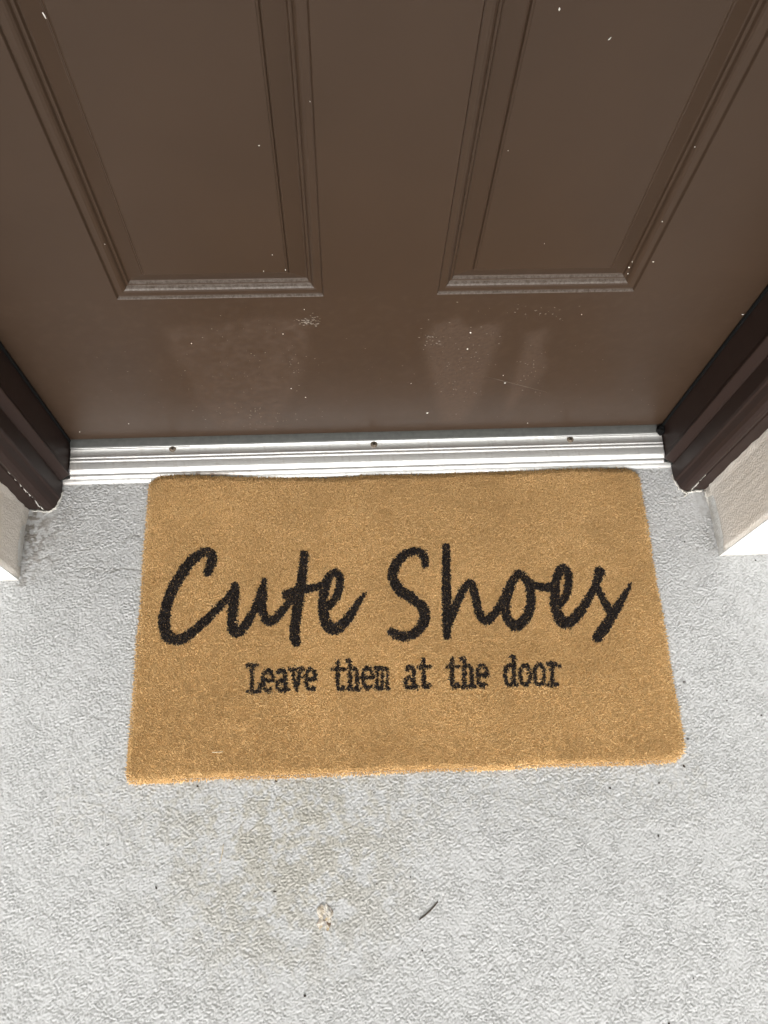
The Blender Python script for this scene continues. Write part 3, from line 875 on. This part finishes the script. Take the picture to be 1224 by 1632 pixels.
def build_mat():
    # backing sheet
    nu, nv = 150, 90
    u, v = np.meshgrid(np.linspace(0, 1, nu), np.linspace(0, 1, nv))
    d = edge_dist(u, v)
    keep = d > 0.001
    xy = uv_to_xy(u, v)
    zt = mat_lift(u, v)
    V, Fc, ids = [], [], {}
    def vid(j, i, top):
        k = (j, i, top)
        if k not in ids:
            ids[k] = len(V)
            V.append((xy[j, i, 0], xy[j, i, 1], zt[j, i] + (0.0056 - 0.0032 * sstep(0.010, 0.001, d[j, i]) if top else 0.0006)))
        return ids[k]
    cell = keep[:-1, :-1] & keep[1:, :-1] & keep[1:, 1:] & keep[:-1, 1:]
    for j in range(nv - 1):
        for i in range(nu - 1):
            if not cell[j, i]:
                continue
            q = [(j, i), (j, i + 1), (j + 1, i + 1), (j + 1, i)]
            Fc.append(tuple(vid(*k, 1) for k in q))
            Fc.append(tuple(vid(*k, 0) for k in reversed(q)))
            for (dj, di), (a, b) in (((-1, 0), (0, 1)), ((0, 1), (1, 2)), ((1, 0), (2, 3)), ((0, -1), (3, 0))):
                jj, ii = j + dj, i + di
                if not (0 <= jj < nv - 1 and 0 <= ii < nu - 1) or not cell[jj, ii]:
                    Fc.append((vid(*q[a], 0), vid(*q[b], 0), vid(*q[b], 1), vid(*q[a], 1)))
    keep_world(pydata('backing', V, Fc, None, M_BACK), mat_root)

    # pile: one small tapered tuft for each spot of a jittered lattice
    r = np.random.default_rng(42)
    sp = 0.00128
    nu, nv = int(MWID / sp), int(MHEI / sp)
    iu, iv = np.meshgrid(np.arange(nu), np.arange(nv))
    u = (iu + 0.5 * (iv % 2) + 0.5 + r.uniform(-0.45, 0.45, iu.shape)) / nu
    v = (iv + 0.5 + r.uniform(-0.45, 0.45, iv.shape)) / nv
    u, v = u.ravel(), v.ravel()
    d = edge_dist(u, v)
    ok = (d > 0.0008) & (u > 0) & (u < 1) & (v > 0) & (v < 1)
    u, v, d = u[ok], v[ok], d[ok]
    n = len(u)
    xy = uv_to_xy(u, v)
    lift = mat_lift(u, v)
    # lean: clumped swirl plus outward at the rim
    gx = fnoise((450, 750), 0.001, 0.0025, 0.012, r); gy = fnoise((450, 750), 0.001, 0.0025, 0.012, r)
    gl = fnoise((450, 750), 0.001, 0.01, 0.08, r)
    a, b = np.clip((v * 449).astype(int), 0, 449), np.clip((u * 749).astype(int), 0, 749)
    lx = 0.0009 * gx[a, b] + r.normal(size=n) * 0.0008
    ly = 0.0009 * gy[a, b] + r.normal(size=n) * 0.0008
    eps = 1e-3
    ex = -(edge_dist(u + eps, v) - edge_dist(u - eps, v)) / (2 * eps * MWID)
    ey = -(edge_dist(u, v + eps) - edge_dist(u, v - eps)) / (2 * eps * MHEI)
    rim = sstep(0.007, 0.0, d)
    lx += ex * rim * 0.0022; ly += ey * rim * 0.0022
    hgt = (0.0027 + 0.0003 * gl[a, b] + 0.0004 * gx[a, b] + r.normal(size=n) * 0.0005) * (1 - 0.15 * rim)
    base = np.stack([xy[:, 0], xy[:, 1], lift + 0.0052 - 0.0032 * sstep(0.010, 0.001, d)], 1)
    tip = base + np.stack([lx, ly, hgt], 1)
    ang = r.uniform(0, 2 * math.pi, n)
    sb = stroke_sd(tip[:, 0], tip[:, 1], to_mat(BIG)) + 0.0006 + r.normal(size=n) * 0.0002
    ss = stroke_sd(tip[:, 0], tip[:, 1], to_mat(SMALL)) + 0.0005 + r.normal(size=n) * 0.0002
    big = sb < 0; small = (ss < 0) & ~big
    wid = 0.00092 * r.uniform(0.8, 1.25, n) * np.where(big, 1.8, np.where(small, 1.6, 1.0))
    Vs = np.zeros((n, 4, 3))
    for k in range(3):
        t = ang + 2 * math.pi * k / 3
        Vs[:, k] = base + np.stack([np.cos(t) * wid, np.sin(t) * wid, np.zeros(n)], 1)
    Vs[:, 3] = tip
    fq = np.array([[0, 1, 3], [1, 2, 3], [2, 0, 3]])
    gc = fnoise((450, 750), 0.001, 0.0011, 0.0035, r)
    shade = np.clip(0.5 + 0.16 * r.normal(size=n) + 0.36 * gc[a, b] + 0.07 * gl[a, b], 0, 1)
    worn = np.clip(0.5 * np.exp(-((u - 0.13) / 0.12) ** 2 - ((v - 0.25) / 0.22) ** 2) + 0.45 * np.exp(-((u - 0.93) / 0.08) ** 2 - ((v - 0.14) / 0.14) ** 2)
                   + 0.35 * np.exp(-((v - 0.05) / 0.06) ** 2) * (u > 0.1) + 0.25 * np.exp(-((v - 0.92) / 0.07) ** 2), 0, 1) * np.clip(0.75 + 0.5 * gl[a, b], 0, 1.4) * (1 - rim)
    for name, sel, m in (('pile', ~(big | small), M_PILE), ('script_lettering', big, M_INK), ('typed_lettering', small, M_INK)):
        k = int(sel.sum())
        vv = Vs[sel].reshape(-1, 3)
        ff = (np.arange(k)[:, None, None] * 4 + fq[None]).reshape(-1, 3)
        o = np_mesh(name, vv, ff, None, m, False, {'shade': np.repeat(shade[sel], 4), 'worn': np.repeat(worn[sel], 4)})
        o['kind'] = 'stuff'
        keep_world(o, mat_root)
build_mat()

# ------------------------------------------------------------------ small litter
def twig(name, a, b, z, rad, mat, bend, label, cat):
    A, B = on_plane(*a, 2, z), on_plane(*b, 2, z)
    c = (A + B) / 2
    side = np.cross(B - A, (0, 0, 1.0)); side = side / np.linalg.norm(side)
    V, Fc, m, n = [], [], 6, 10
    for i in range(n + 1):
        t = i / n
        p = A + (B - A) * t + side * bend * math.sin(math.pi * t) - c
        rr = rad * (0.55 + 0.45 * math.sin(math.pi * (0.15 + 0.8 * t))) * (1.35 if i == n else 1)
        dirv = (B - A) / np.linalg.norm(B - A)
        for k in range(m):
            q = 2 * math.pi * k / m
            V.append(p + side * math.cos(q) * rr + np.array((0, 0, 1)) * (math.sin(q) * rr))
        if i:
            o0 = (i - 1) * m
            for k in range(m):
                Fc.append((o0 + k, o0 + (k + 1) % m, o0 + m + (k + 1) % m, o0 + m + k))
    Fc.append(tuple(reversed(range(m)))); Fc.append(tuple(n * m + k for k in range(m)))
    o = pydata(name, V, Fc, None, mat, True)
    o.location = c
    return tag(o, label, cat)
twig('twig', (668, 1466), (698, 1437), 0.0008, 0.0010, M_TWIG, 0.0012, 'thin dark brown twig lying on the pale porch floor', 'twig')
twig('straw', (338, 1199), (355, 1198), 0.0100, 0.0006, M_STRAW, 0.0002, 'short pale straw lying on the tan doormat', 'straw')
twig('fibre', (350, 1375), (356, 1345), 0.0004, 0.00045, M_STRAW, 0.0008, 'pale curved fibre on the porch floor in front of the mat', 'fibre')

def shell_chip():
    c = on_plane(518, 1460, 2, 0.0)
    r = np.random.default_rng(13)
    bm = bmesh.new(); bmesh.ops.create_icosphere(bm, subdivisions=3, radius=1)
    for v in bm.verts:
        p = v.co
        j = 1 + 0.22 * math.sin(4.1 * p.x + 1.3) * math.cos(3.7 * p.y + 2 * p.z) + 0.10 * r.normal()
        j *= 1 + 0.18 * math.sin(5 * math.atan2(p.y, p.x) + 0.6) + 0.12 * math.sin(9 * math.atan2(p.y, p.x))
        v.co = Vector((p.x * 0.0092 * j, p.y * 0.0135 * j, max(-0.001, p.z * 0.0018 * j + 0.0007 * math.sin(p.x * 11) * math.cos(p.y * 8))))
    me = bpy.data.meshes.new('shell_chip'); bm.to_mesh(me); bm.free()
    o = link('shell_chip', me, None, M_CHIP)
    o.location = (c[0], c[1], 0.0002); o.rotation_euler.z = -0.1
    tag(o, 'cream and tan shell chip stuck in the pale porch floor', 'shell')
shell_chip()

SPECKS = [(1090, 1221, 2.3, 3.0), (486, 1587, 2.6, 2.0), (249, 1415, 1.5, 3.2), (972, 1256, 2.6, 1.8), (1213, 1140, 2.0, 1.5), (438, 1421, 3.2, 1.4), (673, 1515, 1.5, 1.3),
          (1066, 1631, 2.2, 1.6), (1049, 1332, 2.0, 2.4), (1105, 1559, 1.4, 1.2), (1204, 893, 1.8, 1.8), (1158, 1117, 2.4, 1.2), (1090, 1087, 3.6, 1.2), (989, 1501, 1.4, 1.2),
          (315, 1253, 2.4, 1.6), (440, 1245, 2.6, 1.5), (600, 1409, 1.8, 1.0), (1096, 1178, 3.0, 1.4), (172, 1347, 3.4, 0.8), (654, 1398, 1.4, 1.4), (1091, 864, 1.6, 1.6), (1050, 1248, 2.2, 1.5)]
def specks():
    for i, (px, py, a, b) in enumerate(SPECKS):
        c = on_plane(px, py, 2, 0.0)
        r = random.Random(100 + i)
        bm = bmesh.new(); bmesh.ops.create_icosphere(bm, subdivisions=1, radius=1)
        for v in bm.verts:
            j = 0.75 + 0.5 * r.random()
            v.co = Vector((v.co.x * a * 0.00075 * j, v.co.y * b * 0.00075 * j, v.co.z * 0.0007 * j))
        me = bpy.data.meshes.new('debris_speck'); bm.to_mesh(me); bm.free()
        o = link('debris_speck', me, None, M_DARK)
        o.location = (c[0], c[1], 0.0006); o.rotation_euler.z = r.uniform(-0.6, 0.6)
        tag(o, 'tiny dark debris speck on the pale porch floor', 'debris', 'dark specks scattered on the porch floor')
specks()
